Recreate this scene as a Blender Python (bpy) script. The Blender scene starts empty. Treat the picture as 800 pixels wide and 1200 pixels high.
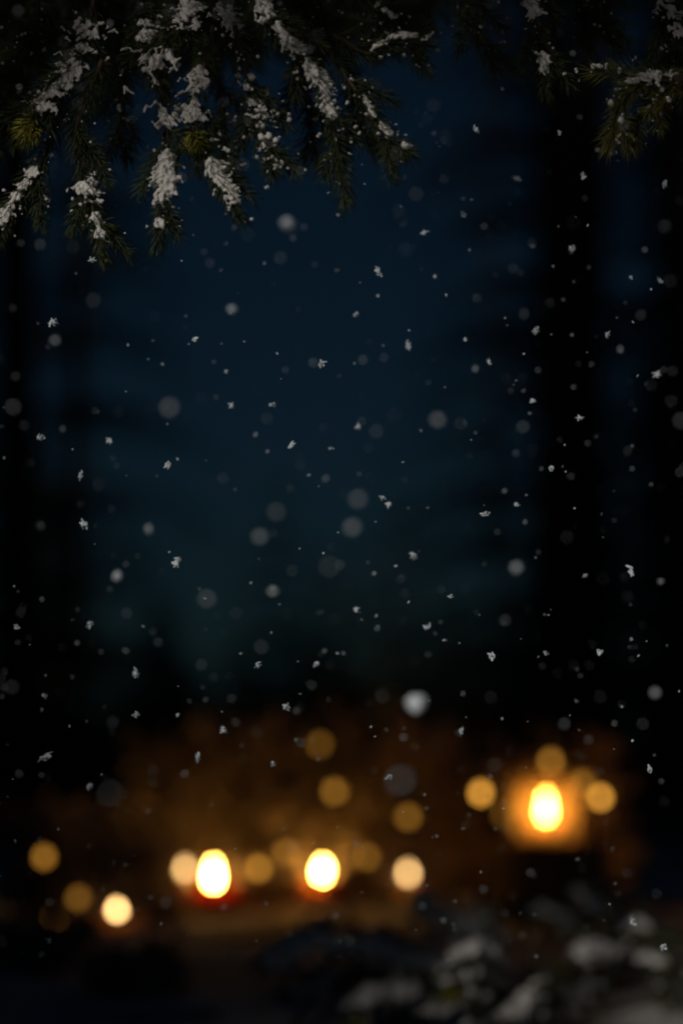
import bpy, math, random
from mathutils import Vector, Matrix, Quaternion, noise

# ------------------------------------------------------------------ camera, sky, moon, exposure
S = bpy.context.scene
COL = S.collection
R = math.radians
CAM_Z, PITCH, LENS, FSTOP, FOCUS = 0.42, R(5.65), 85.0, 1.7, 2.5
cd = bpy.data.cameras.new('camera')
cam = bpy.data.objects.new('camera', cd)
COL.objects.link(cam)
cam.location = (0, 0, CAM_Z)
cam.rotation_euler = (R(90) + PITCH, 0, 0)
cd.lens = LENS
cd.sensor_width = 36
cd.sensor_fit = 'AUTO'
cd.clip_start, cd.clip_end = 0.05, 800
cd.dof.use_dof = True
cd.dof.focus_distance = FOCUS
cd.dof.aperture_fstop = FSTOP
cd.dof.aperture_blades = 0
S.camera = cam

MOON_EL, MOON_AZ = R(22), R(205)          # the moon: low, behind the camera and to the left
wd = bpy.data.worlds.new('World')
S.world = wd
wd.use_nodes = True
wn, wl = wd.node_tree.nodes, wd.node_tree.links
bg = wn['Background']
sky = wn.new('ShaderNodeTexSky')
sky.sky_type = 'NISHITA'
sky.sun_disc = False
sky.sun_elevation = MOON_EL
sky.sun_rotation = MOON_AZ
hsv = wn.new('ShaderNodeMix')
hsv.data_type = 'RGBA'
hsv.blend_type = 'MULTIPLY'
hsv.inputs[0].default_value = 1.0
hsv.inputs[7].default_value = (0.30, 0.67, 1.0, 1)
wl.new(sky.outputs[0], hsv.inputs[6])
wl.new(hsv.outputs[2], bg.inputs[0])
bg.inputs[1].default_value = 0.0026

sd = bpy.data.lights.new('moon', 'SUN')
sd.energy = 1.5
sd.angle = R(6)
sd.color = (1.0, 0.90, 0.78)
moon = bpy.data.objects.new('moon', sd)
COL.objects.link(moon)
# light travels along (sin, cos) of 42 degrees off the view axis, downward
TRAV = Vector((math.sin(R(38)) * math.cos(MOON_EL), math.cos(R(38)) * math.cos(MOON_EL), -math.sin(MOON_EL)))
moon.rotation_euler = TRAV.to_track_quat('-Z', 'Y').to_euler()

vs = S.view_settings
vs.view_transform = 'Standard'
vs.look = 'None'
vs.exposure = 0.0
vs.gamma = 1.0
cy = S.cycles
cy.use_denoising = True
cy.denoiser = 'OPENIMAGEDENOISE'
cy.denoising_input_passes = 'RGB_ALBEDO_NORMAL'
cy.denoising_prefilter = 'ACCURATE'
cy.use_adaptive_sampling = False
cy.use_light_tree = True
cy.sample_clamp_indirect = 3
cy.max_bounces = 6
cy.transparent_max_bounces = 12
cy.caustics_reflective = False
cy.caustics_refractive = False
cy.pixel_filter_type = 'BLACKMAN_HARRIS'
cy.filter_width = 2.0

K = 36.0 / LENS / 1200.0
FWD = Vector((0, math.cos(PITCH), math.sin(PITCH)))
UP = Vector((0, -math.sin(PITCH), math.cos(PITCH)))
RIGHT = Vector((1, 0, 0))


def P(px, py, d):
    """A point of the place that is d metres deep, given by its direction."""
    return Vector((0, 0, CAM_Z)) + (FWD + RIGHT * ((px - 400) * K) + UP * ((600 - py) * K)) * d


# ------------------------------------------------------------------ materials
def new_mat(name):
    m = bpy.data.materials.new(name)
    m.use_nodes = True
    return m, m.node_tree.nodes, m.node_tree.links, m.node_tree.nodes['Principled BSDF']


def noisy(name, c1, c2, scale=20, rough=0.8, bump=0.3, detail=5, spec=0.3, bscale=None, obj_coords=True, lo=0.35, hi=0.65):
    m, n, l, b = new_mat(name)
    tc = n.new('ShaderNodeTexCoord')
    t = n.new('ShaderNodeTexNoise')
    t.inputs['Scale'].default_value = scale
    t.inputs['Detail'].default_value = detail
    l.new(tc.outputs['Object'], t.inputs['Vector'])
    r = n.new('ShaderNodeValToRGB')
    r.color_ramp.elements[0].position, r.color_ramp.elements[1].position = lo, hi
    r.color_ramp.elements[0].color = (*c1, 1)
    r.color_ramp.elements[1].color = (*c2, 1)
    l.new(t.outputs['Fac'], r.inputs[0])
    l.new(r.outputs[0], b.inputs['Base Color'])
    b.inputs['Roughness'].default_value = rough
    b.inputs['Specular IOR Level'].default_value = spec
    if bump:
        t2 = n.new('ShaderNodeTexNoise')
        t2.inputs['Scale'].default_value = bscale or scale * 3
        t2.inputs['Detail'].default_value = 6
        l.new(tc.outputs['Object'], t2.inputs['Vector'])
        bp = n.new('ShaderNodeBump')
        bp.inputs['Strength'].default_value = bump
        bp.inputs['Distance'].default_value = 0.01
        l.new(t2.outputs['Fac'], bp.inputs['Height'])
        l.new(bp.outputs[0], b.inputs['Normal'])
    return m


M = {}
M['needle'] = noisy('fir needles', (0.018, 0.032, 0.009), (0.055, 0.074, 0.018), 60, 0.5, 0, spec=0.4)
M['needle_tip'] = noisy('yellow green new needles', (0.16, 0.17, 0.025), (0.30, 0.28, 0.05), 60, 0.5, 0)
M['needle_olive'] = noisy('olive needles', (0.07, 0.08, 0.016), (0.17, 0.16, 0.04), 60, 0.5, 0)
M['bark'] = noisy('bark', (0.035, 0.026, 0.018), (0.10, 0.075, 0.055), 30, 0.9, 0.8)
M['bark_far'] = noisy('dark bark', (0.012, 0.011, 0.010), (0.03, 0.028, 0.025), 9, 0.9, 0.6)
M['stump'] = noisy('weathered stump wood', (0.09, 0.055, 0.03), (0.22, 0.14, 0.08), 14, 0.9, 0.8)
M['shrub'] = noisy('dry brown leaves', (0.32, 0.245, 0.20), (0.54, 0.43, 0.36), 25, 0.9, 0.3)
_sm = M['shrub'].node_tree
_sp = _sm.nodes['Principled BSDF']
_tl = _sm.nodes.new('ShaderNodeBsdfTranslucent')
_mx = _sm.nodes.new('ShaderNodeMixShader')
_mx.inputs[0].default_value = .45
_sm.links.new(_sp.inputs['Base Color'].links[0].from_socket, _tl.inputs[0])
_sm.links.new(_sp.outputs[0], _mx.inputs[1])
_sm.links.new(_tl.outputs[0], _mx.inputs[2])
_sm.links.new(_mx.outputs[0], _sm.nodes['Material Output'].inputs[0])
M['crown'] = noisy('far fir foliage', (0.010, 0.016, 0.010), (0.030, 0.04, 0.02), 6, 0.8, 0)
M['snow'] = noisy('snow', (0.72, 0.72, 0.73), (0.86, 0.85, 0.83), 120, 0.7, 0.5, bscale=500)
M['snow'].node_tree.nodes['Principled BSDF'].inputs['Subsurface Weight'].default_value = 0.0
M['wax'] = noisy('cream wax', (0.74, 0.60, 0.42), (0.80, 0.68, 0.50), 30, 0.45, 0.05)
_w = M['wax'].node_tree.nodes['Principled BSDF']
_w.inputs['Subsurface Weight'].default_value = 1.0
_w.inputs['Subsurface Radius'].default_value = (1.0, .42, .16)
_w.inputs['Subsurface Scale'].default_value = .03
M['flake'] = noisy('ice crystals', (0.66, 0.77, 0.87), (0.78, 0.86, 0.93), 3, 0.5, 0)
M['red_wax'] = noisy('red wax', (0.40, 0.02, 0.012), (0.50, 0.035, 0.02), 30, 0.45, 0.05)
M['wick'] = noisy('burnt wick', (0.01, 0.01, 0.01), (0.03, 0.025, 0.02), 200, 0.9, 0)
M['metal'] = noisy('blackened metal', (0.02, 0.02, 0.02), (0.05, 0.045, 0.04), 40, 0.5, 0.1)
M['cable'] = noisy('dark green cable', (0.010, 0.02, 0.012), (0.02, 0.03, 0.02), 40, 0.5, 0)


def ground_mat():
    m, n, l, b = new_mat('forest floor')
    tc = n.new('ShaderNodeTexCoord')

    def nz(scale, detail):
        t = n.new('ShaderNodeTexNoise')
        t.inputs['Scale'].default_value = scale
        t.inputs['Detail'].default_value = detail
        l.new(tc.outputs['Object'], t.inputs['Vector'])
        return t

    def ramp(src, a, ca, b_, cb):
        r = n.new('ShaderNodeValToRGB')
        r.color_ramp.elements[0].position, r.color_ramp.elements[1].position = a, b_
        r.color_ramp.elements[0].color, r.color_ramp.elements[1].color = (*ca, 1), (*cb, 1)
        l.new(src.outputs['Fac'], r.inputs[0])
        return r
    litter = ramp(nz(35, 8), 0.35, (0.09, 0.055, 0.03), 0.7, (0.28, 0.17, 0.085))
    mask = ramp(nz(3.2, 7), 0.36, (0, 0, 0), 0.50, (1, 1, 1))
    sp = n.new('ShaderNodeSeparateXYZ')
    l.new(tc.outputs['Object'], sp.inputs[0])
    mr = n.new('ShaderNodeMapRange')  # far darkness put into the ground colour: snow fades out with distance
    mr.inputs[1].default_value, mr.inputs[2].default_value = 8.0, 12.0
    mr.inputs[3].default_value, mr.inputs[4].default_value = 1.0, 0.0
    l.new(sp.outputs[1], mr.inputs[0])
    mul = n.new('ShaderNodeMath'); mul.operation = 'MULTIPLY'
    l.new(mask.outputs[0], mul.inputs[0]); l.new(mr.outputs[0], mul.inputs[1])
    mx = n.new('ShaderNodeMix')
    mx.data_type = 'RGBA'
    l.new(mul.outputs[0], mx.inputs[0])
    l.new(litter.outputs[0], mx.inputs[6])
    mx.inputs[7].default_value = (0.68, 0.67, 0.67, 1)
    l.new(mx.outputs[2], b.inputs['Base Color'])
    b.inputs['Roughness'].default_value = 0.9
    bp = n.new('ShaderNodeBump')
    bp.inputs['Strength'].default_value = 0.7
    bp.inputs['Distance'].default_value = 0.02
    l.new(nz(60, 6).outputs['Fac'], bp.inputs['Height'])
    l.new(bp.outputs[0], b.inputs['Normal'])
    return m


M['ground'] = ground_mat()


def emit(name, col, k):
    m, n, l, b = new_mat(name)
    n.remove(b)
    e = n.new('ShaderNodeEmission')
    e.inputs[0].default_value = (*col, 1)
    e.inputs[1].default_value = k
    l.new(e.outputs[0], n['Material Output'].inputs[0])
    return m


FLAME = (1.0, 0.52, 0.088)
SMALL_FLAME = (1.0, 0.58, 0.21)
AMBER = (1.0, 0.43, 0.055)


def frosted(name, tint, clear=0.45):
    m, n, l, b = new_mat(name)
    n.remove(b)
    tr = n.new('ShaderNodeBsdfTransparent')
    tr.inputs[0].default_value = (*[0.55 + 0.45 * c for c in tint], 1)
    tl = n.new('ShaderNodeBsdfTranslucent')
    tl.inputs[0].default_value = (*tint, 1)
    df = n.new('ShaderNodeBsdfDiffuse')
    df.inputs[0].default_value = (*[c * 0.6 for c in tint], 1)
    gl = n.new('ShaderNodeBsdfGlossy')
    gl.inputs['Roughness'].default_value = 0.15
    a1 = n.new('ShaderNodeMixShader'); a1.inputs[0].default_value = 0.3
    l.new(tl.outputs[0], a1.inputs[1]); l.new(df.outputs[0], a1.inputs[2])
    a2 = n.new('ShaderNodeMixShader'); a2.inputs[0].default_value = clear
    l.new(a1.outputs[0], a2.inputs[1]); l.new(tr.outputs[0], a2.inputs[2])
    fr = n.new('ShaderNodeFresnel'); fr.inputs[0].default_value = 1.3
    a3 = n.new('ShaderNodeMixShader')
    l.new(fr.outputs[0], a3.inputs[0]); l.new(a2.outputs[0], a3.inputs[1]); l.new(gl.outputs[0], a3.inputs[2])
    l.new(a3.outputs[0], n['Material Output'].inputs[0])
    return m


M['amber_glass'] = frosted('frosted amber glass', (0.90, 0.50, 0.20))
M['lantern_glass'] = frosted('lightly frosted amber glass', (0.95, 0.66, 0.38), 0.80)
M['orange_glass'] = frosted('frosted orange glass', (0.92, 0.36, 0.14))
M['red_glass'] = frosted('red glass', (0.45, 0.05, 0.025), 0.35)


# ------------------------------------------------------------------ building helpers
class MB:
    """collects vertices and faces, links them as ONE mesh object"""

    def __init__(self):
        self.v, self.f, self.mi = [], [], []

    def add(self, vs, fs, mi=0):
        o = len(self.v)
        self.v += [tuple(x) for x in vs]
        self.f += [tuple(i + o for i in f) for f in fs]
        self.mi += [mi] * len(fs)

    def tube(self, pts, rads, n=7, mi=0, cap=True):
        pts = [Vector(p) for p in pts]
        vs, fs = [], []
        for i, p in enumerate(pts):
            t = (pts[min(i + 1, len(pts) - 1)] - pts[max(i - 1, 0)]).normalized()
            a = t.orthogonal().normalized() if i == 0 else (a - t * a.dot(t)).normalized()
            b = t.cross(a)
            for k in range(n):
                w = 2 * math.pi * k / n
                vs.append(p + (a * math.cos(w) + b * math.sin(w)) * rads[i])
        for i in range(len(pts) - 1):
            for k in range(n):
                k2 = (k + 1) % n
                fs.append((i * n + k, i * n + k2, (i + 1) * n + k2, (i + 1) * n + k))
        if cap:
            fs.append(tuple(range(n))[::-1])
            fs.append(tuple((len(pts) - 1) * n + k for k in range(n)))
        self.add(vs, fs, mi)

    def lathe(self, prof, n=24, c=(0, 0, 0), mi=0, wob=0.0, rnd=None):
        vs, fs = [], []
        c = Vector(c)
        ph = [1 + (rnd.uniform(-wob, wob) if rnd else 0) for _ in range(n)]
        for (r, z) in prof:
            for k in range(n):
                w = 2 * math.pi * k / n
                vs.append(c + Vector((r * math.cos(w) * ph[k], r * math.sin(w) * ph[k], z)))
        for i in range(len(prof) - 1):
            for k in range(n):
                k2 = (k + 1) % n
                fs.append((i * n + k, i * n + k2, (i + 1) * n + k2, (i + 1) * n + k))
        if prof[0][0] > 1e-5:
            fs.append(tuple(range(n))[::-1])
        if prof[-1][0] > 1e-5:
            fs.append(tuple((len(prof) - 1) * n + k for k in range(n)))
        self.add(vs, fs, mi)

    def blob(self, c, r, rnd, seg=6, rings=4, sq=(1, 1, 1), jit=0.15, mi=0, axis=None):
        c = Vector(c)
        q = Quaternion((rnd.gauss(0, 1), rnd.gauss(0, 1), rnd.gauss(0, 1), rnd.gauss(0, 1))).normalized()
        if axis is not None:
            q = axis.to_track_quat('Z', 'Y')
        vs = []
        for i in range(1, rings):
            a = math.pi * i / rings
            for k in range(seg):
                w = 2 * math.pi * k / seg
                p = Vector((math.sin(a) * math.cos(w) * sq[0], math.sin(a) * math.sin(w) * sq[1], math.cos(a) * sq[2]))
                vs.append(c + (q @ p) * (r * rnd.uniform(1 - jit, 1 + jit)))
        vs += [c + (q @ Vector((0, 0, r * sq[2]))), c - (q @ Vector((0, 0, r * sq[2])))]
        fs = []
        for i in range(rings - 2):
            for k in range(seg):
                k2 = (k + 1) % seg
                fs.append((i * seg + k, i * seg + k2, (i + 1) * seg + k2, (i + 1) * seg + k)[::-1])
        t, b = len(vs) - 2, len(vs) - 1
        for k in range(seg):
            k2 = (k + 1) % seg
            fs.append((t, k, k2))
            fs.append((b, (rings - 2) * seg + k2, (rings - 2) * seg + k))
        self.add(vs, fs, mi)

    def build(self, name, mats, parent=None, smooth=True, loc=None):
        me = bpy.data.meshes.new(name)
        me.from_pydata(self.v, [], self.f)
        if not isinstance(mats, (list, tuple)):
            mats = [mats]
        for m in mats:
            me.materials.append(m)
        me.polygons.foreach_set('material_index', self.mi)
        me.polygons.foreach_set('use_smooth', [smooth] * len(self.f))
        me.update()
        o = bpy.data.objects.new(name, me)
        COL.objects.link(o)
        if parent:
            o.parent = parent
        if loc is not None:
            o.location = loc
        return o


def tag(o, label=None, cat=None, group=None, kind=None):
    if label: o['label'] = label
    if cat: o['category'] = cat
    if group: o['group'] = group
    if kind: o['kind'] = kind
    return o


def thing(name, label, cat, loc=(0, 0, 0), group=None):
    o = bpy.data.objects.new(name, None)
    o.empty_display_size = 0.1
    COL.objects.link(o)
    o.location = loc
    return tag(o, label, cat, group)


def curve(pts, n):
    """Catmull-Rom through pts, n samples"""
    pts = [Vector(p) for p in pts]
    if len(pts) == 2:
        return [pts[0].lerp(pts[1], i / (n - 1)) for i in range(n)]
    q = [pts[0] * 2 - pts[1]] + pts + [pts[-1] * 2 - pts[-2]]
    segs = len(pts) - 1
    out = []
    for i in range(n):
        u = i / (n - 1) * segs
        s = min(int(u), segs - 1)
        t = u - s
        a, b, c, d = q[s:s + 4]
        out.append(0.5 * ((2 * b) + (c - a) * t + (2 * a - 5 * b + 4 * c - d) * t * t + (3 * b - a - 3 * c + d) * t ** 3))
    return out


def at(cv, t):
    u = max(0, min(0.9999, t)) * (len(cv) - 1)
    i = int(u)
    return cv[i].lerp(cv[i + 1], u - i), (cv[i + 1] - cv[i]).normalized()


# ------------------------------------------------------------------ fir twigs
def needles_on(mb, cv, rnd, L, step, thick, mi, spread=(28, 58), t0=0.0, flat=0.0, taper=True):
    length = sum((cv[i + 1] - cv[i]).length for i in range(len(cv) - 1))
    n = int(length / step)
    for i in range(n):
        t = t0 + (1 - t0) * i / n
        p, tg = at(cv, t)
        a = tg.orthogonal().normalized()
        w = rnd.uniform(0, 2 * math.pi)
        side = (a * math.cos(w) + tg.cross(a) * math.sin(w))
        if flat and abs(side.z) > 0.75 and rnd.random() < flat:
            continue
        th = R(rnd.uniform(*spread)) * (1 - 0.45 * max(0, (t - 0.85) / 0.15))
        dr = (tg * math.cos(th) + side * math.sin(th)).normalized()
        ln = L * rnd.uniform(0.75, 1.1) * (1 - 0.25 * t if taper else 1)
        bend = tg * ln * 0.10 + Vector((0, 0, -0.03 * ln))
        m_ = p + dr * ln * 0.55
        e_ = p + dr * ln + bend
        u = dr.orthogonal().normalized() * thick
        v = dr.cross(u).normalized() * thick
        vs = [p + u * .6, p - u * .3 + v * .5, p - u * .3 - v * .5,
              m_ + u, m_ - u * .5 + v * .85, m_ - u * .5 - v * .85,
              e_]
        fs = [(0, 1, 4, 3), (1, 2, 5, 4), (2, 0, 3, 5), (3, 4, 6), (4, 5, 6), (5, 3, 6)]
        mb.add(vs, fs, mi)


CRYST = bpy.data.textures.new('snow crystals', 'CLOUDS')
CRYST.noise_scale = .0035
CRYST.noise_depth = 2
DUST = 0.5


def make_twig(parent, pts, seed, L=0.030, step=0.00050, thick=0.00055, sides=3, side_len=(0.03, 0.06), stem=0.0028,
              snow=(), dust=60, tip=None, label=None, bits=0.0009, toward=Vector((0, -0.55, 0.83)), lump=1.0, vox=0.0011, gaps=1, needle_mi=1):
    """one twig: stem and needles (mesh), with its snow as a child. snow = [(t0, t1, radius, width), ...]"""
    rnd = random.Random(seed)
    cv = curve(pts, 40)
    mb = MB()
    mb.tube(cv[::2] + [cv[-1]], [stem * (1 - 0.7 * i / 20) for i in range(21)], 6, 0)
    length = sum((cv[i + 1] - cv[i]).length for i in range(39))
    needles_on(mb, cv, rnd, L, step, thick, needle_mi, t0=0.02)
    allc = [cv]
    for k in range(sides):
        t = 0.10 + 0.78 * (k + rnd.uniform(0.1, 0.9)) / sides
        p, tg = at(cv, t)
        sd_ = tg.cross(Vector((0, -1, 0.35))).normalized() * (1 if k % 2 else -1)
        sl = rnd.uniform(*side_len) * (1.15 - 0.6 * t)
        d0 = (tg * 0.75 + sd_ * 0.66 + Vector((0, rnd.uniform(-.35, .35), -0.05))).normalized()
        c2 = curve([p, p + d0 * sl * 0.5 + Vector((0, 0, -0.02 * sl)), p + d0 * sl + Vector((0, 0, -0.16 * sl)) + tg * sl * .1], 10)
        mb.tube(c2, [stem * 0.55 * (1 - 0.06 * i) for i in range(10)], 5, 0)
        needles_on(mb, c2, rnd, L * 0.9, step * 1.05, thick, needle_mi)
        allc.append(c2)
    if tip:                                # fresh growth: (t, length, count)
        for (t, tl, cnt, jx) in tip:
            p, tg = at(cv, t)
            for k in range(cnt):
                d0 = (tg * 0.7 + Vector((rnd.uniform(-.8, .8) * jx, rnd.uniform(-1, 0.1), rnd.uniform(-.7, .2)))).normalized()
                c2 = curve([p, p + d0 * tl], 6)
                needles_on(mb, c2, rnd, L * 0.8, step * 0.8, thick * 1.25, 2, spread=(20, 50))
    o = mb.build('twig', [M['bark'], M['needle'], M['needle_tip'], M['needle_olive']], parent)
    if label: o['label'] = label
    # snow lying on the twig
    sb = MB()
    for (t0, t1, r, wdt) in snow:
        seglen = length * (t1 - t0)
        r, wdt = r * (.60 if gaps else .80), wdt * (1.25 if gaps else 1.7)
        n = max(3, int(seglen / (r * 0.16) * lump))
        for i in range(n):
            t = t0 + (t1 - t0) * (i + rnd.random()) / n
            if noise.noise(Vector((t * 17 + seed, seed * 1.7, 0))) < -0.14 and gaps:
                continue
            p, tg = at(cv, t)
            sd_ = tg.cross(toward)
            sd_ = sd_.normalized() if sd_.length > 1e-4 else RIGHT
            x = rnd.gauss(0, 0.5) * wdt
            rr = r * rnd.uniform(0.35, 1.1) * (1 - 0.35 * min(1, abs(x) / (wdt + 1e-6)))
            edge = min(1, 4 * min(t - t0, t1 - t) / max(1e-6, t1 - t0) + 0.45)
            rr *= edge * 1.12
            c = p + toward * (rr * 0.6 + rnd.uniform(0.001, 0.005) + 0.003) + sd_ * x + tg * rnd.uniform(-.2, .2) * r
            c += Vector((0, 0, -0.25 * abs(x)))
            sb.blob(c, rr * (1 if gaps == 0 else .85), rnd, 7, 5, (1, rnd.uniform(.75, 1.1), rnd.uniform(.7, 1)), 0.2)
            # snow held along the needles, pointing forward and out
            for _ in range(3 if gaps else 1):
                dr = (tg * .8 + sd_ * rnd.choice((-1, 1)) * rnd.uniform(.3, .9) + toward * rnd.uniform(-.1, .5)).normalized()
                ln = rnd.uniform(.5, 1.25) * r * 1.25
                sb.blob(c + dr * ln * rnd.uniform(.5, 1.1), ln * .30, rnd, 5, 5, (.75, .75, 2.6), 0.25, axis=dr)
            q = c + Vector((rnd.gauss(0, 1), rnd.gauss(0, 1), rnd.gauss(0, .8))).normalized() * rr * rnd.uniform(.7, 1.4)
            sb.blob(q, rr * rnd.uniform(.18, .36), rnd, 5, 4, (1, 1, 1), 0.2)
    if not gaps:
        for c2 in allc[1:]:
            for i in range(9):
                p, tg = at(c2, rnd.uniform(.1, .95))
                rr = snow[0][2] * rnd.uniform(.22, .5)
                sb.blob(p + toward * (rr * .5 + .003) + Vector((rnd.gauss(0, .004), rnd.gauss(0, .004), 0)), rr, rnd, 6, 5, (.8, .8, 1.7), .25, axis=tg)
    has = len(sb.f)
    if has:
        s = sb.build('snow', M['snow'], o)
        rm = s.modifiers.new('weld', 'REMESH')
        rm.mode = 'VOXEL'
        rm.voxel_size = vox
        rm.use_smooth_shade = True
        dm = s.modifiers.new('crystals', 'DISPLACE')
        dm.texture = CRYST
        dm.texture_coords = 'LOCAL'
        dm.strength = .0022
        dm.mid_level = .5
    dust = int(dust * DUST)
    if dust:                               # crumbs of snow caught on needle ends
        db = MB()
        for i in range(dust):
            c_ = rnd.choice(allc) if rnd.random() < 0.6 else cv
            p, tg = at(c_, rnd.uniform(0.05, 1.0))
            off = Vector((rnd.gauss(0, 1), rnd.gauss(-.5, .7), rnd.gauss(0.4, .8))).normalized() * L * rnd.uniform(.2, .75)
            rr = bits * rnd.choice((.6, .7, .8, 1, 1.2, 1.6, 2.3))
            db.blob(p + off, rr, rnd, 5, 4, (1, 1, .8), 0.3)
            if rnd.random() < .5:
                db.blob(p + off + Vector((rnd.gauss(0, 1), rnd.gauss(0, 1), rnd.gauss(0, 1))) * rr * .8, rr * .8, rnd, 5, 4, (1, 1, .8), 0.3)
        db.build('snow_crumbs', M['snow'], o)
    return o


def limb(parent, pts, r0, r1, name='limb'):
    cv = curve(pts, 24)
    mb = MB()
    mb.tube(cv, [r0 + (r1 - r0) * i / 23 for i in range(24)], 9)
    return mb.build(name, M['bark'], parent)


def px(path, d0, d1=None):
    d1 = d0 if d1 is None else d1
    n = len(path) - 1
    return [P(x, y, d0 + (d1 - d0) * i / n) for i, (x, y) in enumerate(path)]


# ------------------------------------------------------------------ setting: ground
def ground_z(x, y):
    z = 0.035 * noise.noise(Vector((x * 0.9, y * 0.9, 3.1))) + 0.012 * noise.noise(Vector((x * 4, y * 4, 7.7)))
    z *= min(1.0, 0.3 + max(0, (math.hypot(x, y) - 1)) / 6)
    z += .018 * noise.noise(Vector((x * 2.6, y * 2.2, 1.3))) * max(0, min(1, (5.45 - y) / .5)) * max(0, min(1, (y - 1.5) / 2))
    # the wood floor climbs to a low hill far behind
    if y > 9:
        u = min(1, (y - 9) / 36)
        z += 0.45 * u * u * (3 - 2 * u) * (1 + 0.2 * noise.noise(Vector((x * .12, y * .12, 0))))
    # an unseen snow bank added behind and left of the camera to block the moon
    bx = max(0, min(1, (-1.9 - x) / 1.3))
    by = max(0, min(1, (1.5 - y) / 1.6))
    z += (SHADE_BANK + .42 * math.exp(-((y + 1.15) / .7) ** 2)) * (bx * bx * (3 - 2 * bx)) * (by * by * (3 - 2 * by)) * (1 + 0.06 * noise.noise(Vector((x * 1.1, y * 1.1, 5))))
    return z


SHADE_BANK = 2.07


def axis(lo, hi, fine_lo, fine_hi, fine, grow=1.35):
    a = []
    v = fine_lo
    while v <= fine_hi:
        a.append(v); v += fine
    s, v = fine, a[-1]
    while v < hi:
        s *= grow; v += s; a.append(v)
    s, v = fine, a[0]
    while v > lo:
        s *= grow; v -= s; a.insert(0, v)
    return a


xs = axis(-160, 160, -4, 3, 0.09)
ys = axis(-60, 260, -3, 9, 0.09)
g = MB()
g.add([(x, y, ground_z(x, y)) for y in ys for x in xs],
      [(j * len(xs) + i, j * len(xs) + i + 1, (j + 1) * len(xs) + i + 1, (j + 1) * len(xs) + i)
       for j in range(len(ys) - 1) for i in range(len(xs) - 1)])
tag(g.build('ground', M['ground']), kind='structure')


# ------------------------------------------------------------------ background trees
def conifer(x, y, h, r, label, seed, lean=0.0, first=0.12, dens=1.0, trunk=None, blade=1.0):
    rnd = random.Random(seed)
    z = ground_z(x, y) - 0.05
    t = thing('fir_tree', label, 'tree', (x, y, z), 'dark firs standing round the clearing')
    mb = MB()
    tr = trunk or (0.02 + h * 0.016)
    mb.tube([(lean * h * u * u, 0, h * u) for u in (0, .03, .15, .4, .7, 1)], [tr * k for k in (1.5, 1.1, 1, .75, .4, .05)], 10)
    mb.build('trunk', M['bark_far'], t)
    c = MB()
    layers = int((14 + h * 4) * dens)
    for i in range(layers):
        u = first + (1 - first) * (i + rnd.random() * .6) / layers
        rad = r * (1 - (u - first) / (1 - first)) ** 0.85 + 0.06
        nb = int(9 + 9 * (1 - u))
        for k in range(nb):
            w = rnd.uniform(0, 2 * math.pi)
            rl = rad * rnd.uniform(.65, 1.1)
            d = Vector((math.cos(w), math.sin(w), 0))
            s_ = Vector((-math.sin(w), math.cos(w), 0))
            base = Vector((lean * h * u * u, 0, h * u))
            m = 6
            sp = [base + d * rl * q + Vector((0, 0, 0.10 * rl * q - 0.55 * rl * q * q)) for q in [j / m for j in range(m + 1)]]
            for j in range(m):
                # blades either side of the branch, hanging a little
                for sg in (-1, 1):
                    for _ in range(2):
                        p0 = sp[j].lerp(sp[j + 1], rnd.random())
                        ln = rl * 0.34 * rnd.uniform(.6, 1.2) * (1 - 0.5 * j / m) + 0.05
                        dd = (d * .75 + s_ * sg * .7 + Vector((0, 0, rnd.uniform(-.55, -.05)))).normalized()
                        wv = dd.cross(Vector((rnd.uniform(-.4, .4), rnd.uniform(-.4, .4), 1))).normalized() * ln * .2 * blade
                        c.add([p0 - wv * .6, p0 + wv * .6, p0 + dd * ln * .6 + wv, p0 + dd * ln, p0 + dd * ln * .6 - wv],
                              [(0, 1, 2, 3, 4)])
    c.build('crown', M['crown'], t, smooth=False)
    return t


def bare_tree(x, y, h, r, label, seed):
    rnd = random.Random(seed)
    z = ground_z(x, y) - 0.1
    t = thing('pine_tree', label, 'tree', (x, y, z), 'tall pine trunks behind the clearing')
    mb = MB()
    lx = rnd.uniform(-.01, .01)
    pts = [(lx * h * u + 0.03 * math.sin(u * 9 + seed), 0, h * u) for u in [i / 14 for i in range(15)]]
    mb.tube(pts, [r * (1.5 if i == 0 else 1.05 - .75 * i / 14) for i in range(15)], 12)
    mb.build('trunk', M['bark_far'], t)
    b = MB()
    for i in range(26):
        u = rnd.uniform(.30, .98)
        w = rnd.uniform(0, 6.28)
        ln = rnd.uniform(.5, 1.5) * (1.1 - u * .7)
        p = Vector((lx * h * u, 0, h * u))
        e = p + Vector((math.cos(w) * ln, math.sin(w) * ln, rnd.uniform(-.1, .35) * ln))
        b.tube([p, p.lerp(e, .5) + Vector((0, 0, .06 * ln)), e], [r * .16, r * .1, .006], 5)
    b.build('limb', M['bark_far'], t)
    c = MB()
    for i in range(70):
        u = rnd.uniform(.55, 1.02)
        w = rnd.uniform(0, 6.28)
        q = rnd.uniform(.2, 1.4) * (1.15 - u * .8)
        ctr = Vector((math.cos(w) * q, math.sin(w) * q, h * u))
        for _ in range(45):
            d = Vector((rnd.gauss(0, 1), rnd.gauss(0, 1), rnd.gauss(0, .7))).normalized()
            p0 = ctr + d * rnd.uniform(0, .22)
            wv = d.orthogonal().normalized() * .012
            c.add([p0 - wv, p0 + wv, p0 + d * .16], [(0, 1, 2)])
    c.build('crown', M['crown'], t, smooth=False)
    return t


bare_tree(1.24, 14.0, 13, 0.13, 'broad dark pine trunk rising blurred at the right', 11)
bare_tree(2.00, 14.5, 14, 0.15, 'dim pine trunk at the far right edge', 12)
bare_tree(-1.80, 13.2, 13, 0.13, 'black pine trunk at the left edge', 13)
bare_tree(2.05, 20.0, 14, 0.20, 'shadowy pine trunk behind the broad right trunk', 15)
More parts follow.
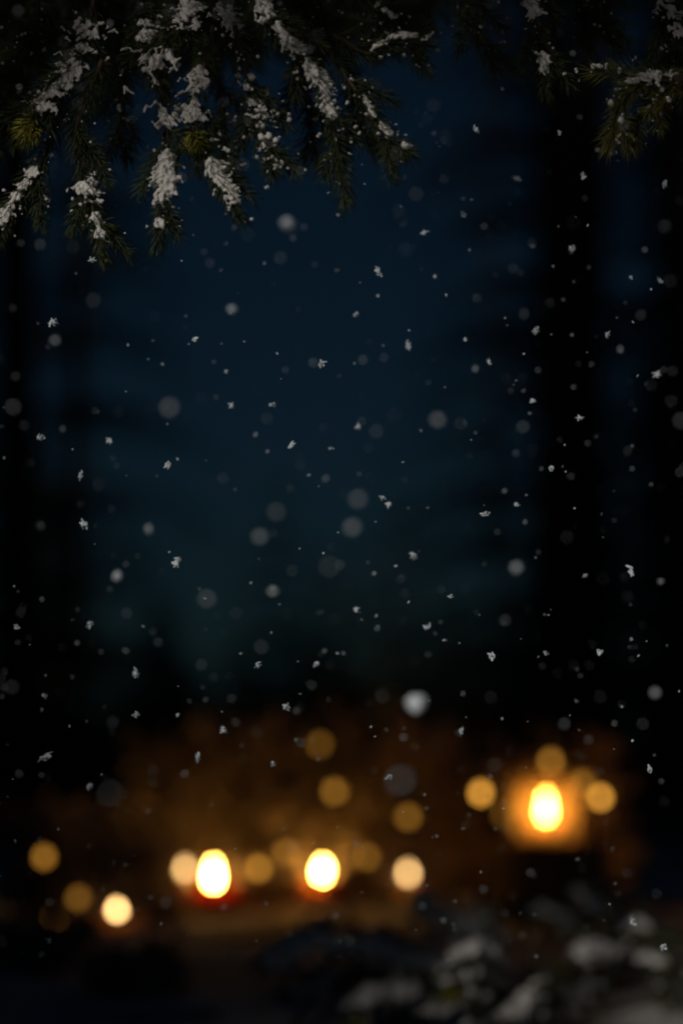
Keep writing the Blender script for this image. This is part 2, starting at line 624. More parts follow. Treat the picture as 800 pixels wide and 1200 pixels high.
# a row of unseen firs added left of the clearing to keep the moon off its floor
row = [(-3.2, 1.0, 6.5, 1.0), (-3.2, 2.3, 7.5, 1.1), (-3.1, 3.8, 8.0, 1.15), (-3.5, 5.4, 13.0, 1.6), (-3.9, 7.2, 14.0, 1.8), (-4.2, 9.2, 15, 1.9), (-4.9, 11.6, 16, 2.0),
       (-5.4, 14.4, 16, 2.1), (-5.6, 1.6, 10, 1.6), (-6.0, 4.6, 11, 1.7), (-6.4, 7.8, 12, 1.8), (-6.0, 17.5, 12, 1.8), (-6.6, 21, 12, 1.9), (-7.2, 25, 12, 2.0), (-8.2, 29.5, 13, 2.2)]
ordinal = 'first second third fourth fifth sixth seventh eighth'.split()
names = ['%s fir, counted from the camera, in the row left of the clearing' % w for w in ordinal]
names += ['tall fir behind the first fir of the left row', 'tall fir behind the third fir of the left row', 'tall fir behind the fifth fir of the left row']
names += ['%s tall fir beyond the end of the left row' % w for w in ordinal[:4]]
for i, (x, y, h, r) in enumerate(row):
    conifer(x, y, h, r, names[i], 30 + i, first=0.03, dens=1.5)
conifer(-3.9, -1.75, 5.0, 1.25, 'tall fir on the bank behind the camera', 58, first=.42, dens=1.4, trunk=.05)  # unseen fir added to shade the top of the hanging boughs
far = [(-2.75, 16, 10, 1.05, .6, .45, 'dark fir at the left edge beyond the black trunk'),
       (2.45, 17.5, 11, 1.15, .6, .4, 'dark fir between the two right hand trunks'),
       (3.9, 25, 9, 1.7, .6, .6, 'far fir low at the right edge'),
       (-1.5, 38, 1.9, 1.1, .9, .3, 'small far fir on the hill left of centre'),
       (-0.4, 41, 1.6, 1.1, .9, .3, 'lowest far fir on the hill in the blue gap'),
       (0.8, 37, 2.0, 1.2, .9, .3, 'small far fir on the hill near the middle'),
       (1.9, 40, 2.8, 1.3, .9, .3, 'far fir on the hill below the broad right trunk'),
       (2.7, 33, 3.2, 1.3, .9, .4, 'small far fir on the hill right of centre'),
       (-2.7, 36, 2.5, 1.3, .9, .3, 'bushy far fir on the hill towards the left'),
       (-4.0, 33, 4.4, 1.4, .9, .4, 'taller far fir on the hill towards the left'),
       (0.1, 30, 1.1, .9, .9, .5, 'little fir on the slope in front of the hill firs'),
       (-1.9, 28, 1.2, .9, .9, .5, 'little fir on the slope at the left of the hill')]
for i, (x, y, h, r, dn, bl, lb) in enumerate(far):
    conifer(x, y, h, r, lb, 60 + i, first=0.06, dens=dn, blade=bl)
thin = [(-1.95, 17.5, 10, 1.0, .32, 'thin leggy fir left of the blue gap'), (-2.6, 24, 12, 1.4, .25, 'second thin fir left of the blue gap'),
        (1.45, 17.5, 12, .95, .55, 'thin leggy fir right of the blue gap'), (1.6, 25, 14, 1.3, .35, 'faint sparse fir right of the centre'),
        (-.9, 34, 4.2, 1.5, .45, 'low thin fir closing the foot of the blue gap at the left'), (.7, 33, 3.8, 1.5, .5, 'low thin fir closing the foot of the blue gap at the right'),
        (-.1, 38, 3.6, 1.6, .5, 'low thin fir closing the foot of the blue gap in the middle')]
for i, (x, y, h, r, dn, lb) in enumerate(thin):
    conifer(x, y, h, r * 1.25, lb, 80 + i, first=0.04, dens=dn, trunk=.05, blade=.16)


# ------------------------------------------------------------------ the near left fir whose boughs hang into view
lt = thing('fir_tree', 'large near fir whose snowy boughs hang across the top left', 'tree', (-0.82, 2.75, ground_z(-.82, 2.75) - .03))
lt_inv = Vector(lt.location)


def rel(pts, o):
    return [Vector(p) - o for p in pts]


def lpx(path, d0, d1=None):
    return rel(px(path, d0, d1), lt_inv)


mb = MB()
mb.tube([(0, 0, 0), (.0, 0, .05), (.01, 0, .4), (.0, .02, 1.4), (.02, .03, 2.4), (.0, .05, 3.6)], [.16, .12, .10, .085, .06, .01], 12)
mb.build('trunk', M['bark'], lt)
limb(lt, lpx([(-530, -150), (-250, -90), (0, -60), (200, -48), (380, -45), (520, -40)], 2.75, 2.62), .012, .003)
limb(lt, lpx([(-530, -40), (-250, -10), (-60, 10), (60, 30)], 2.72, 2.62), .009, .0025)
limb(lt, lpx([(-530, -260), (-250, -190), (100, -120), (330, -60), (470, -30)], 2.75, 2.6), .015, .004)

TW = [  # path, depths, seed, snow, dust, kw
    # far left: snowy grey upper twig ending in olive new growth
    ([(110, 0), (100, 55), (80, 95), (50, 128), (32, 165)], 2.50, 101, [(.12, .42, .0065, .020), (.30, .85, .0058, .016)], 90,
     dict(tip=[(.84, .022, 3, .5)], sides=4)),
    ([(80, 60), (62, 160), (35, 215), (12, 250), (-4, 285)], 2.48, 102, [(.42, .70, .0040, .006), (.62, .88, .0046, .005)], 60, dict(sides=2)),
    # twig with tip near (122,300)
    ([(120, 70), (90, 150), (102, 215), (112, 255), (122, 303)], 2.47, 103, [(.50, .66, .0058, .011), (.72, .90, .0036, .004)], 70, dict(sides=3)),
    # the two heavy snow loads
    ([(205, 20), (180, 70), (195, 130), (196, 190), (192, 240), (186, 284)], 2.46, 104,
     [(.16, .30, .0078, .022), (.38, .56, .0085, .018), (.52, .70, .0082, .011), (.66, .80, .0080, .009), (.90, .965, .0042, .003)], 50, dict(sides=3)),
    ([(250, 30), (238, 85), (226, 145), (244, 190), (262, 220), (280, 252)], 2.46, 105,
     [(.18, .42, .0078, .017), (.50, .68, .0070, .009), (.66, .95, .0058, .006)], 50,
     dict(tip=[(.44, .014, 9, .8)], sides=3)),
    # dusted double twig
    ([(275, 30), (290, 90), (303, 145), (314, 175), (320, 200)], 2.45, 106, [(.38, .55, .0038, .012), (.66, .92, .0030, .009)], 130, dict(sides=3, bits=.0019)),
    # the long arching bough
    ([(285, -25), (312, 20), (345, 62), (375, 100), (390, 150), (400, 195), (405, 236)], 2.44, 107,
     [(.08, .32, .0068, .009), (.28, .52, .0066, .009), (.50, .66, .0042, .007)], 110, dict(sides=4, side_len=(.03, .06))),
    ([(385, 60), (420, 110), (440, 145), (462, 168), (478, 180)], 2.44, 108, [(.30, .70, .0028, .003), (.78, .97, .0042, .003)], 60, dict(sides=2)),
    ([(390, 40), (430, 62), (465, 50), (504, 52)], 2.46, 109, [(.55, .96, .0050, .0045), (.40, .50, .0050, .006)], 50, dict(sides=2)),
    # darker twigs filling the top
    ([(-20, -30), (-8, 30), (-15, 90), (-25, 130)], 2.60, 110, [], 40, dict(sides=4)),
    ([(40, -30), (45, 20), (30, 60), (5, 95)], 2.58, 111, [], 40, dict(sides=4)),
    ([(160, -25), (165, 20), (172, 45), (165, 70)], 2.56, 112, [(.45, .9, .0050, .008)], 50, dict(sides=4)),
    ([(205, -40), (215, 0), (222, 20), (212, 40)], 2.50, 113, [(.40, .95, .0065, .014)], 40, dict(sides=3)),
    ([(250, -35), (258, 5), (268, 30), (285, 55)], 2.52, 114, [(.40, .95, .0060, .011)], 40, dict(sides=3)),
    ([(330, -40), (355, 0), (372, 30), (395, 62)], 2.60, 115, [], 30, dict(sides=4)),
    ([(400, -30), (430, 0), (450, 18), (470, 32)], 2.60, 116, [(.5, .9, .0028, .003)], 40, dict(sides=3)),
    ([(140, 40), (150, 90), (140, 140), (150, 185)], 2.62, 117, [], 70, dict(sides=4)),
    ([(60, 30), (20, 90), (0, 150), (-10, 210)], 2.62, 118, [], 40, dict(sides=4)),
    ([(330, 20), (352, 90), (362, 140), (372, 190)], 2.62, 119, [], 40, dict(sides=4)),
    ([(240, 40), (262, 130), (262, 185), (258, 215)], 2.60, 120, [], 40, dict(sides=3)),
    ([(90, -30), (120, 10), (150, 40), (200, 60)], 2.60, 121, [], 30, dict(sides=4)),
    ([(290, -40), (310, -5), (350, 15), (400, 25)], 2.62, 122, [], 30, dict(sides=4)),
    ([(410, 60), (412, 105), (425, 150), (440, 178)], 2.60, 123, [], 20, dict(sides=3)),
]
for path, d, seed, snow, dust, kw in TW:
    make_twig(lt, lpx(path, d + .03, d - .02), seed, snow=snow, dust=dust, **kw)
for i in range(22):                        # the shaded inner twigs of the bough, farther back
    rnd = random.Random(430 + i)
    x0 = -30 + 26 * i + rnd.uniform(-12, 12)
    y1 = rnd.uniform(45, 110) if x0 < 300 else rnd.uniform(20, 60)
    make_twig(lt, lpx([(x0 - 20, -70), (x0 + rnd.uniform(-15, 15), -10), (x0 + rnd.uniform(-40, 40), y1)], 2.95 + rnd.uniform(-.12, .15)), 430 + i, dust=0, sides=6, side_len=(.05, .09))
# boughs higher up on the same tree, above the picture
for i in range(7):
    rnd = random.Random(500 + i)
    x0 = -250 + 110 * i
    make_twig(lt, lpx([(x0, -240 + 20 * i), (x0 + 40, -180 + 12 * i), (x0 + 60 + rnd.uniform(-30, 30), -110)], 2.6), 500 + i, snow=[(.3, .9, .006, .01)], dust=10, sides=3)

# unseen boughs added nearer the moon to shade the top of the hanging twigs
for i in range(34):
    rnd = random.Random(560 + i)
    x0 = -.82 + 1.12 * (i // 2) / 16 + rnd.uniform(-.02, .02)
    y0 = 2.10 + .10 * (i % 2) + rnd.uniform(-.03, .03)
    zb = 1.215 - (.05 if x0 < -.5 else 0) + .06 * (i % 2) + rnd.uniform(-.03, .05)
    pts = [Vector((x0 - .03, y0, zb + .30)), Vector((x0, y0, zb + .16)), Vector((x0 + rnd.uniform(-.03, .03), y0 - .01, zb))]
    make_twig(lt, rel(pts, lt_inv), 560 + i, step=.0007, thick=.0008, sides=6, side_len=(.04, .08), dust=0)
limb(lt, rel([Vector((-.82, 2.6, 1.75)), Vector((-.6, 2.2, 1.66)), Vector((-.2, 2.14, 1.62)), Vector((.32, 2.12, 1.58))], lt_inv), .016, .004)

# the near right fir
rt = thing('fir_tree', 'near fir whose sparser dim boughs hang in at the top right', 'tree', (0.80, 2.85, ground_z(.8, 2.85) - .03))
rt_loc = Vector(rt.location)


def rpx(path, d0, d1=None):
    return rel(px(path, d0, d1), rt_loc)


mb = MB()
mb.tube([(0, 0, 0), (.0, 0, .05), (-.01, 0, .4), (.0, .02, 1.4), (.02, .03, 2.4), (.0, .05, 3.4)], [.14, .10, .085, .07, .05, .01], 12)
mb.build('trunk', M['bark'], rt)
limb(rt, rpx([(1280, -160), (1050, -100), (850, -60), (650, -40), (530, -35)], 2.8, 2.55), .013, .004)
limb(rt, rpx([(1280, 60), (1080, 70), (900, 85), (790, 92)], 2.8, 2.46), .010, .004)
TR = [
    ([(530, -40), (548, 5), (562, 40), (582, 80)], 2.60, 201, [], 50, dict(sides=3)),
    ([(610, -40), (622, 5), (632, 50), (640, 108)], 2.50, 202, [(.28, .48, .0052, .008), (.78, .90, .0048, .004)], 70, dict(sides=3)),
    ([(860, 88), (800, 96), (755, 98), (728, 120), (712, 172)], 2.47, 203, [(.10, .34, .0050, .010), (.38, .60, .0064, .009)], 90,
     dict(sides=3, side_len=(.04, .075), needle_mi=3, bits=.0017)),
    ([(800, 90), (775, 105), (750, 140), (742, 172)], 2.49, 206, [], 70, dict(sides=2, needle_mi=3)),
    ([(760, -40), (775, 0), (790, 30), (812, 60)], 2.52, 204, [(.30, .95, .0058, .013)], 50, dict(sides=3)),
    ([(690, -50), (700, -10), (706, 20), (720, 52)], 2.62, 205, [], 50, dict(sides=3)),
    ([(830, -20), (815, 40), (790, 75), (770, 90)], 2.58, 207, [], 50, dict(sides=4)),
    ([(640, -50), (668, -10), (690, 20), (690, 55)], 2.62, 208, [], 40, dict(sides=3)),
]
for path, d, seed, snow, dust, kw in TR:
    make_twig(rt, rpx(path, d + .02, d - .02), seed, snow=snow, dust=dust, **kw)


# ------------------------------------------------------------------ low snowy firs at the lower right, in front of the candles
def low_fir(label, loc, stem_h, paths, seed):
    t = thing('fir_sapling', label, 'sapling', loc, 'snowy young firs in front of the candles')
    o = Vector(loc)
    mb = MB()
    mb.tube([(0, 0, -.05), (0, 0, stem_h * .5), (.01, 0, stem_h)], [.016, .012, .004], 8)
    mb.build('stem', M['bark'], t)
    for i, (path, d0, d1, snow, tips) in enumerate(paths):
        make_twig(t, rel(px(path, d0, d1), o), seed + i, L=.024, step=.0011, thick=.0011, sides=8, side_len=(.05, .10), stem=.004,
                  snow=snow, dust=40, tip=tips, toward=Vector((0, -.35, .94)), bits=.002, vox=.004, lump=1.0, gaps=0)
    return t


LF = [(.10, .98, .0120, .022)]
b1 = P(620, 1150, 3.9); b1.z = ground_z(b1.x, b1.y)
low_fir('young fir low in front with grey blue snow and yellow green tips', b1, .16, [
    ([(600, 1165), (500, 1135), (420, 1112), (350, 1110), (308, 1140)], 3.9, 3.75, [(.15, .62, .012, .022), (.58, .97, .013, .016)], None),
    ([(600, 1170), (560, 1160), (480, 1165), (430, 1172), (412, 1200)], 3.85, 3.6, [(.45, .85, .012, .012)], [(.95, .03, 6, .7)]),
    ([(610, 1160), (580, 1125), (555, 1115), (540, 1140), (528, 1165)], 3.9, 3.65, [(.15, .62, .013, .014)], [(.93, .03, 7, .6)]),
    ([(600, 1165), (620, 1170), (600, 1195), (585, 1215)], 3.85, 3.6, [(.2, .7, .010, .010)], None),
    ([(600, 1165), (520, 1180), (450, 1200), (380, 1225)], 3.85, 3.6, [(.2, .5, .008, .012)], None),
    ([(600, 1165), (480, 1150), (380, 1155), (335, 1170)], 3.95, 3.8, [(.6, .95, .009, .012)], None),
], 300)
b2 = P(560, 1110, 4.5); b2.z = ground_z(b2.x, b2.y)
low_fir('snow capped young fir just below the middle candles', b2, .16, [
    ([(560, 1136), (510, 1126), (450, 1106), (395, 1080), (358, 1094)], 4.5, 4.6, [(.10, .60, .012, .020), (.75, .97, .009, .012)], None),
    ([(560, 1131), (545, 1101), (510, 1074), (482, 1062)], 4.55, 4.6, [(.15, .95, .014, .022)], None),
    ([(560, 1131), (575, 1101), (560, 1088), (530, 1088)], 4.45, 4.4, [(.2, .95, .015, .020)], None),
    ([(560, 1136), (500, 1134), (440, 1134), (400, 1146)], 4.4, 4.3, [(.1, .6, .010, .02)], None),
], 320)
b3 = P(715, 1150, 4.3); b3.z = ground_z(b3.x, b3.y)
low_fir('dim young fir beside the stump with a sloping snowy branch', b3, .2, [
    ([(715, 1130), (730, 1085), (700, 1066), (668, 1040)], 4.4, 4.6, [(.2, .95, .0075, .014)], None),
    ([(715, 1130), (740, 1085), (765, 1095), (785, 1115)], 4.3, 4.2, [(.2, .6, 0.006, .010)], None),
    ([(715, 1135), (720, 1118), (690, 1112), (668, 1135)], 4.2, 4.0, [(.15, .9, .0085, .018)], [(.97, .02, 4, .7)]),
    ([(715, 1135), (760, 1125), (790, 1150), (800, 1180)], 4.2, 4.0, [(.2, .5, 0.006, .010)], None),
    ([(715, 1140), (690, 1160), (650, 1180), (630, 1210)], 4.1, 3.9, [(.2, .6, .006, .012)], None),
    ([(715, 1130), (680, 1090), (640, 1070), (600, 1075)], 4.5, 4.6, [(.3, .8, .006, .015)], None),
], 340)


# ------------------------------------------------------------------ stumps, dry shrubs added behind the candles to catch their glow
def stump(label, x, y, r, h, seed, snow=False):
    rnd = random.Random(seed)
    z = ground_z(x, y)
    t = thing('tree_stump', label, 'stump', (x, y, z))
    mb = MB()
    mb.lathe([(r * 1.5, -.06), (r * 1.3, 0), (r * 1.08, h * .25), (r, h * .6), (r * .98, h - .012), (r * .92, h), (r * .5, h + .003), (0, h + .004)],
             28, wob=.10, rnd=rnd)
    mb.build('bole', M['stump'], t)
    if snow:
        sb = MB()
        for _ in range(40):
            w = rnd.uniform(0, 6.28); q = r * math.sqrt(rnd.random()) * .95
            if math.sin(w) < -.2 and q < r * .6: continue
            sb.blob((q * math.cos(w), q * math.sin(w), h + .002), rnd.uniform(.012, .028), rnd, 7, 5, (1, 1, .5), .2)
        s = sb.build('snow', M['snow'], t)
    return t, z + h


def added_shrub(label, x, y, h, w, n, seed):
    rnd = random.Random(seed)
    z = ground_z(x, y)
    t = thing('dry_shrub', label, 'shrub', (x, y, z), 'dry brown shrubs behind the candles')
    mb = MB()
    for i in range(n):
        a = rnd.uniform(0, 6.28)
        r0 = rnd.uniform(0, .25) * w
        p = Vector((math.cos(a) * r0, math.sin(a) * r0 * .6, -.02))
        hh = h * (.22 + .95 * rnd.random() ** 2.2)
        tip = Vector((math.cos(a) * w * rnd.uniform(.2, 1), math.sin(a) * w * rnd.uniform(.1, .6), hh))
        mid = p.lerp(tip, .5) + Vector((rnd.gauss(0, .03), rnd.gauss(0, .03), .06 * h))
        cv = curve([p, mid, tip], 9)
        mb.tube(cv, [.006 * (1 - .085 * k) for k in range(9)], 5)
        for k in range(5):
            q, tg = at(cv, rnd.uniform(.3, .98))
            d = (tg + Vector((rnd.gauss(0, .7), rnd.gauss(0, .7), rnd.gauss(.1, .4)))).normalized()
            ln = rnd.uniform(.04, .13) * min(1, h / .32)
            mb.tube([q, q + d * ln * .5, q + d * ln + Vector((0, 0, -.01))], [.0028, .002, .001], 4)
            for _ in range(6):                 # curled dead leaves
                e = q + d * ln * rnd.uniform(.3, 1)
                u = Vector((rnd.gauss(0, 1), rnd.gauss(0, 1), rnd.gauss(0, 1))).normalized()
                v = u.orthogonal().normalized()
                s = rnd.uniform(.016, .032) * min(1, .35 + h / .4)
                mb.add([e, e + u * s + v * s * .45, e + u * s * 2, e + u * s - v * s * .45], [(0, 1, 2, 3)])
    mb.build('stems', M['shrub'], t)
    return t


def base_at(pxx, pyy, d):
    p = P(pxx, pyy, d)
    return p.x, p.y


SH = [('bushy dry shrub behind the red glass candle', 236, 6.86, .42, .20, 60), ('dry shrub left of the middle candle', 318, 6.88, .42, .20, 55),
      ('dry shrub behind the middle candle', 402, 6.92, .40, .20, 55), ('dry shrub behind the tall pillar candle', 484, 6.82, .42, .18, 50),
      ('low dry shrub behind the leftmost small candle', 142, 6.0, .24, .09, 24), ('sparse dry shrub at the left beside the small candle', 72, 6.2, .24, .11, 26),
      ('dry shrub behind the glass lantern on the stump', 668, 6.6, .44, .18, 24), ('dry shrub right of the pillar candle', 545, 6.95, .36, .16, 30),
      ('low dry tuft right of the red glass', 300, 6.62, .14, .09, 34),
      ('low dry tuft just left of the middle candle', 333, 6.74, .12, .06, 24), ('low dry tuft right of the middle candle', 428, 6.68, .14, .09, 34),
      ('low dry tuft left of the leftmost candle', 92, 5.85, .09, .06, 20), ('dim dry tuft in the snow at the lower left corner', 45, 4.7, .10, .10, 22), ('dim dry tuft in the snow below the leftmost candle', 165, 4.2, .07, .09, 18),
      ('low dry tuft between the leftmost candle and the next tuft', 178, 5.95, .08, .04, 18)]
for i, (lb, xx, d, h, w, n) in enumerate(SH):
    x, y = base_at(xx, 1040, d)
    added_shrub(lb, x, y, h * 1.05, w * 1.15, int(n * 1.9), 700 + i)


# ------------------------------------------------------------------ candles
def flame_mesh(h, r):
    f = MB()
    f.lathe([(0, 0), (r * .62, h * .07), (r * .93, h * .18), (r, h * .30), (r * .88, h * .46), (r * .62, h * .64), (r * .34, h * .82), (r * .12, h * .95), (0, h)], 14)
    return f


def candle(label, x, y, z, r, h, fl, fr, power, wax='wax', hue=None, group='lit candles in the clearing'):
    t = thing('candle', label, 'candle', (x, y, z), group)
    w = MB()
    w.lathe([(r * .97, 0), (r, .004), (r, h - .004), (r * .93, h), (r * .80, h - .001), (r * .62, h - .006), (0, h - .007)], 28)
    w.build('wax', M[wax], t)
    k = MB()
    k.tube([(0, 0, h - .008), (.0005, 0, h + .004), (.002, 0, h + .012)], [.0012, .0011, .0008], 6)
    k.build('wick', M['wick'], t)
    f = flame_mesh(fl, fr)
    f.build('flame', emit('candle flame', hue or FLAME, power), t, loc=(0, 0, h + .006))
    return t


def glass_cup(label, name, x, y, z, r0, r1, h, mat, wall=.004):
    c = MB()
    c.lathe([(0, 0), (r0 * .9, 0), (r0, .005), ((r0 + r1) / 2 * 1.03, h * .5), (r1, h), (r1 - wall * .5, h + .0015), (r1 - wall, h),
             ((r0 + r1) / 2 * 1.03 - wall, h * .5), (r0 - wall, .010), (0, .009)], 36)
    o = c.build(name, M[mat])
    o.location = (x, y, z)
    return tag(o, label, 'candle holder', 'glass candle holders')


def put(pxx, d, py_base=None):
    p = P(pxx, py_base or 1040, d)
    return p.x, p.y, ground_z(p.x, p.y)


FP = 150
# leftmost, small tealight in a shallow dish
x, y, z = put(137, 5.75, 1080)
glass_cup('shallow amber glass dish round the leftmost candle', 'candle_dish', x, y, z - .004, .050, .066, .034, 'amber_glass')
candle('short tealight candle at the far left with a round flame', x, y, z + .008, .026, .018, .028, .0105, FP * .095, hue=SMALL_FLAME)
# red glass candle
x, y, z = put(250, 6.5, 1055)
glass_cup('red glass cup round the left tall flame', 'candle_cup', x, y, z - .004, .055, .066, .085, 'red_glass')
candle('red candle with a tall bright flame in the red glass', x, y, z + .008, .040, .060, .066, .0102, FP, 'red_wax')
# candle half behind it
x, y, z = put(217, 6.44, 1056)
candle('slim cream candle standing just left behind the red glass', x, y, z - .004, .016, .105, .034, .011, FP * .05, hue=SMALL_FLAME)
# middle candle
x, y, z = put(378, 6.7, 1050)
glass_cup('orange frosted glass cup round the middle candle', 'candle_cup', x, y, z - .004, .064, .080, .074, 'orange_glass')
candle('cream candle burning brightly in the middle glass cup', x, y, z + .008, .045, .050, .046, .0108, FP * 1.15)
# pillar right of the middle
x, y, z = put(478, 6.6, 1050)
candle('cream pillar candle with a soft flame right of the middle', x, y, z - .004, .032, .075, .034, .011, FP * .06, hue=SMALL_FLAME)
# lantern on the stump
x, y, z = put(640, 6.2, 1040)
_, top = stump('dark low stump carrying the glass lantern', x, y, .155, .20, 41, False)
top += .005
glass_cup('amber glass hurricane jar glowing on the stump', 'hurricane_jar', x, y, top, .078, .090, .175, 'lantern_glass')
candle('cream candle with a tall flame inside the jar on the stump', x, y, top + .012, .036, .030, .070, .0105, FP * 1.15)


# ------------------------------------------------------------------ string lights on thin stakes
def string_light(label, pts, d, powers, seed, ends):
    rnd = random.Random(seed)
    wp = [P(a, b, d + rnd.uniform(-.25, .25)) for a, b in pts]
    o = wp[0].copy()
    t = thing('string_light', label, 'string lights', o, 'strings of warm bulbs')
    path = []
    allp = [P(*ends[0], d)] + wp + [P(*ends[1], d)]
    for i in range(len(allp) - 1):
        a, b = allp[i], allp[i + 1]
        path.append(a + Vector((0, 0, .030)))
        path.append(a.lerp(b, .5) + Vector((0, 0, .030 - .06 * (b - a).length)))
    path.append(allp[-1] + Vector((0, 0, .03)))
    cv = rel(curve(path, 12 * len(path)), o)
    mb = MB(); mb.tube(cv, [.0022] * len(cv), 5)
    mb.build('cable', M['cable'], t)
    for p, pw in zip(wp, powers):
        b = MB()
        rr = .0125
        b.lathe([(0, -rr), (rr * .6, -rr * .8), (rr, 0), (rr * .8, rr * .6), (rr * .45, rr), (rr * .4, rr * 1.2)], 14)
        bo = b.build('bulb', emit('warm bulb', AMBER, pw), t, loc=p - o)
        s = MB()
        s.lathe([(rr * .5, rr * 1.2), (rr * .55, rr * 1.25), (rr * .55, rr * 2.3), (rr * .3, rr * 2.5)], 10)
        s.build('socket', M['cable'], bo)
    return t


BP = 4.2
string_light('string of round warm bulbs looped behind the stump lantern',
             [(563, 930), (590, 955), (645, 893), (682, 918), (703, 935)], 6.2, [BP * 1.0, BP * .12, BP * .4, BP * .28, BP * 1.0], 1, ((535, 975), (730, 1000)))
string_light('string of two large bulbs hanging above the middle candle',
             [(375, 873), (392, 928), (398, 985)], 6.1, [BP * .15, BP * .42, BP * .07], 2, ((352, 850), (400, 1050)))
string_light('string of dim amber bulbs trailing at the far left',
             [(52, 1005), (92, 1053), (66, 1075)], 5.75, [BP * .30, BP * .18, BP * .14], 3, ((30, 990), (40, 1090)))
string_light('string of faint bulbs lying among the shrubs behind the candles',
             [(178, 990), (303, 1018), (335, 1000), (430, 1005), (478, 958)], 6.45, [BP * .10, BP * .55, BP * .32, BP * .24, BP * .26], 4, ((150, 1020), (500, 1000)))


# ------------------------------------------------------------------ snowflakes
def flake_mesh(seed):
    rnd = random.Random(seed)
    f = MB()
    el = Vector((rnd.uniform(.15, .34), rnd.uniform(.12, .25), rnd.uniform(.12, .25)))
    for i in range(rnd.randint(12, 20)):
        c = Vector((rnd.gauss(0, el.x), rnd.gauss(0, el.y), rnd.gauss(0, el.z)))
        ax = Vector((rnd.gauss(0, 1), rnd.gauss(0, 1), rnd.gauss(0, 1))).normalized()
        f.blob(c, rnd.uniform(.25, .5), rnd, 5, 4, (rnd.uniform(.3, .6), rnd.uniform(.12, .3), 1.15), .35, axis=ax)
    me = f.build('snowflake', M['flake'], smooth=False)
    return me


def round_flake():
    rnd = random.Random(990)
    f = MB()
    f.blob((0, 0, 0), .95, rnd, 9, 7, (1, .95, .9), .14)
    for _ in range(14):
        q = Vector((rnd.gauss(0, 1), rnd.gauss(0, 1), rnd.gauss(0, 1))).normalized() * .85
        f.blob(q, rnd.uniform(.15, .35), rnd, 6, 4, (1, .8, .8), .3)
    return f.build('snowflake', M['flake'], smooth=False)


PROTO = [flake_mesh(900 + i) for i in range(8)] + [round_flake()]
used = set()
COC1 = (LENS * LENS) / ((FOCUS * 1000 - LENS) * FSTOP) / 36 * 1200    # blur in photo pixels at infinity


def flake(pxx, pyy, d, size, label, rnd, i=None):
    i = rnd.randrange(8) if i is None else i
    o = PROTO[i]
    if i in used:
        o = o.copy(); COL.objects.link(o)
    used.add(i)
    o.location = P(pxx, pyy, d)
    k = size / 2.0
    o.scale = (k * rnd.uniform(.8, 1.15), k * rnd.uniform(.8, 1.15), k * rnd.uniform(.8, 1.25))
    o.rotation_euler = (rnd.uniform(0, 6.3), rnd.uniform(0, 6.3), rnd.uniform(0, 6.3))
    tag(o, label, 'snowflake', 'snowflakes drifting in the air')
    return o


rnd = random.Random(77)
CRISP = [(394, 317, 8), (444, 320, 10), (443, 347, 6), (416, 369, 8), (318, 474, 10), (342, 521, 9), (271, 476, 8), (387, 525, 7), (448, 583, 7), (455, 591, 8),
         (484, 651, 10), (528, 699, 6), (627, 387, 11), (605, 591, 7), (573, 424, 7), (545, 398, 6), (543, 252, 9), (497, 273, 9), (606, 209, 9), (670, 292, 10),
         (683, 207, 7), (778, 216, 9), (773, 329, 8), (739, 325, 6), (711, 392, 7), (769, 439, 11), (679, 490, 10), (624, 470, 8), (645, 548, 9), (739, 670, 11),
         (702, 764, 11), (576, 768, 10), (500, 735, 8), (371, 778, 8), (336, 828, 9), (159, 790, 12), (232, 888, 11), (52, 888, 13), (105, 732, 10),
         (208, 657, 11), (99, 614, 11), (95, 558, 9), (129, 517, 12), (62, 378, 12), (48, 513, 13), (108, 305, 10), (197, 546, 11), (228, 398, 9), (265, 435, 6),
         (377, 426, 8), (420, 500, 10), (478, 406, 10), (569, 602, 7), (558, 152, 8), (655, 155, 6), (741, 1080, 10), (777, 1109, 10), (761, 901, 9),
         (20, 735, 9), (52, 815, 9), (540, 858, 7), (418, 715, 9), (262, 855, 11), (320, 895, 8), (160, 838, 9), (208, 838, 6), (105, 922, 9), (302, 779, 8),
         (58, 1102, 9), (566, 603, 8), (456, 911, 10), (685, 675, 7), (640, 765, 7), (715, 180, 6)]
SPECIAL = {(318, 474): 'brightest crisp snowflake, sharp white, a little left of the centre', (444, 320): 'crisp snowflake right of a twin at the same height, below the long bough',
           (394, 317): 'crisp small snowflake under the tip of the long bough', (342, 521): 'crisp snowflake just below and right of the brightest one',
           (627, 387): 'crisp white snowflake in front of the broad right trunk', (769, 439): 'star like white snowflake near the right edge, mid height',
           (739, 670): 'pale snowflake low right beside the dark pine trunk', (702, 764): 'white diamond shaped snowflake above the stump lantern',
           (108, 305): 'snowflake just below the lowest left twig tip', (129, 517): 'oval grey snowflake in the left half at mid height',
           (741, 1080): 'bright snowflake low at the right above the sloping snowy branch', (777, 1109): 'upright bright snowflake lowest at the right edge',
           (58, 1102): 'small snowflake under the dim left bulbs', (456, 911): 'snowflake beside the bluish blurred disc right of the two hanging bulbs'}
for (a, b, s) in CRISP:
    d = rnd.uniform(2.38, 2.63)
    flake(a, b, d, s * K * d * 1.45, SPECIAL.get((a, b), 'small crisp white snowflake, in focus, falling in the dark air'), rnd)
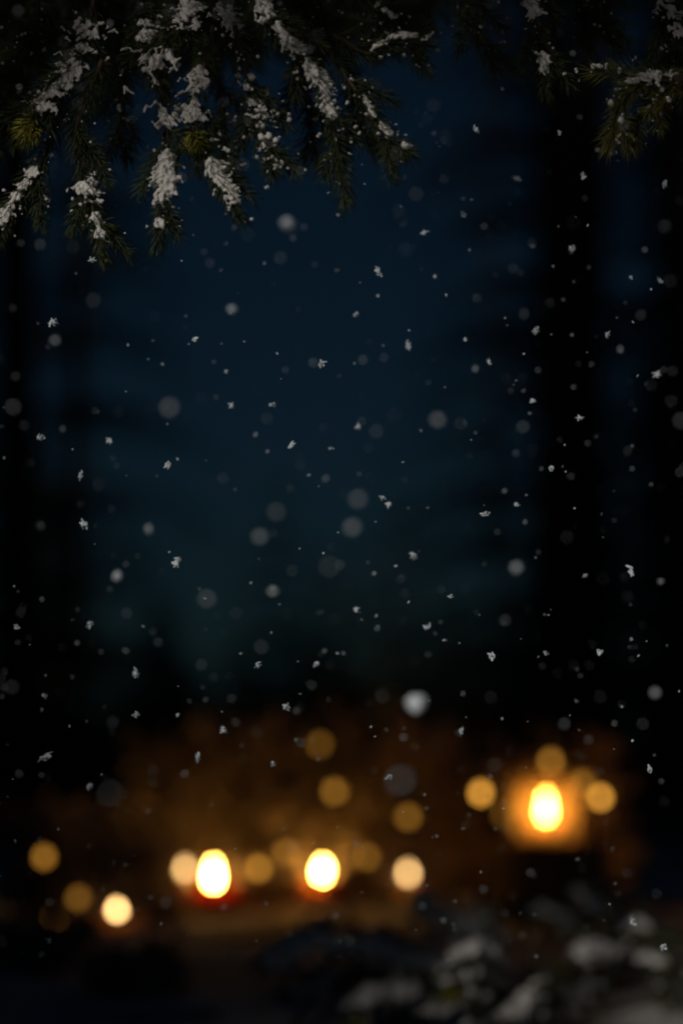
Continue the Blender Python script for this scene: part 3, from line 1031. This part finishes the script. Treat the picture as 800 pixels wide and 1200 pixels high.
SOFT = [(337, 262, 15, 1.98, 'large pale soft snowflake below the middle boughs'), (488, 824, 21, 1.96, 'biggest brightest blurred snowflake, round, above the middle candles'),
        (605, 665, 17, 1.95, 'round soft snowflake at the left of the broad right trunk'), (199, 478, 15, 1.75, 'faint wide bluish snowflake disc left of centre'),
        (324, 600, 12, 1.80, 'faint upper one of two neighbouring blurred discs near the centre'), (305, 629, 15, 1.85, 'lower one of two neighbouring blurred discs near the centre'),
        (413, 618, 15, 1.8, 'soft grey snowflake disc just right of the centre'), (243, 702, 12, 1.8, 'faint blurred disc low left of the centre'),
        (386, 664, 10, 1.72, 'very faint wide disc below the centre'), (420, 585, 14, 1.78, 'elongated blurred flake above the soft grey disc'),
        (513, 492, 12, 1.85, 'faint blurred flake right of the centre'), (470, 915, 17, 1.5, 'wide bluish blurred disc above the pillar candle'),
        (16, 477, 8, 1.85, 'faint blurred flake at the left edge'), (175, 620, 14, 3.1, 'faint clustered flake at the left, mid height'),
        (320, 693, 12, 2.02, 'soft grey flake below the two blurred discs'), (272, 362, 13, 2.1, 'soft flake under the two heavy snow loads'),
        (130, 930, 9, 1.6, 'very faint wide disc above the left candles'), (138, 675, 15, 2.12, 'soft bright flake in the lower left half'),
        (767, 812, 12, 2.0, 'soft flake low near the right edge'), (797, 493, 8, 1.85, 'blurred flake cut by the right edge')]
for (a, b, s, d, lb) in SOFT:
    flake(a, b, d, s * K * d * (1 if s > 20 or b < 300 else .62), lb, rnd, 8)
for i in range(160):                       # the finer drift of flakes
    a, b = rnd.uniform(0, 800), rnd.uniform(20, 1120)
    if i < 95:
        d, s = rnd.uniform(2.25, 2.8), rnd.choice((2.5, 3, 3.5, 4, 5))
        flake(a, b, d, s * K * d, 'tiny dim snowflake speck drifting in front of the night wood', rnd)
    else:
        d, s = rnd.choice((rnd.uniform(1.9, 2.2), rnd.uniform(2.8, 3.5))), rnd.uniform(4, 8)
        flake(a, b, d, s * K * d, 'small hazy snowflake, out of focus and barely visible against the dark', rnd)

# the finest specks of the snowfall, past counting
rnd = random.Random(31)
fs = MB()
for i in range(900):
    d = rnd.uniform(1.9, 3.4)
    p = P(rnd.uniform(-120, 920), rnd.uniform(-40, 1130), d)
    ax = Vector((rnd.gauss(0, 1), rnd.gauss(0, 1), rnd.gauss(0, 1))).normalized()
    fs.blob(p, rnd.choice((.0007, .0009, .0011, .0015)), rnd, 5, 4, (.8, .6, 1.1), .3, axis=ax)
tag(fs.build('falling_snow', M['flake'], smooth=False), 'fine drifting specks of snow filling the dark air', 'falling snow', kind='stuff')
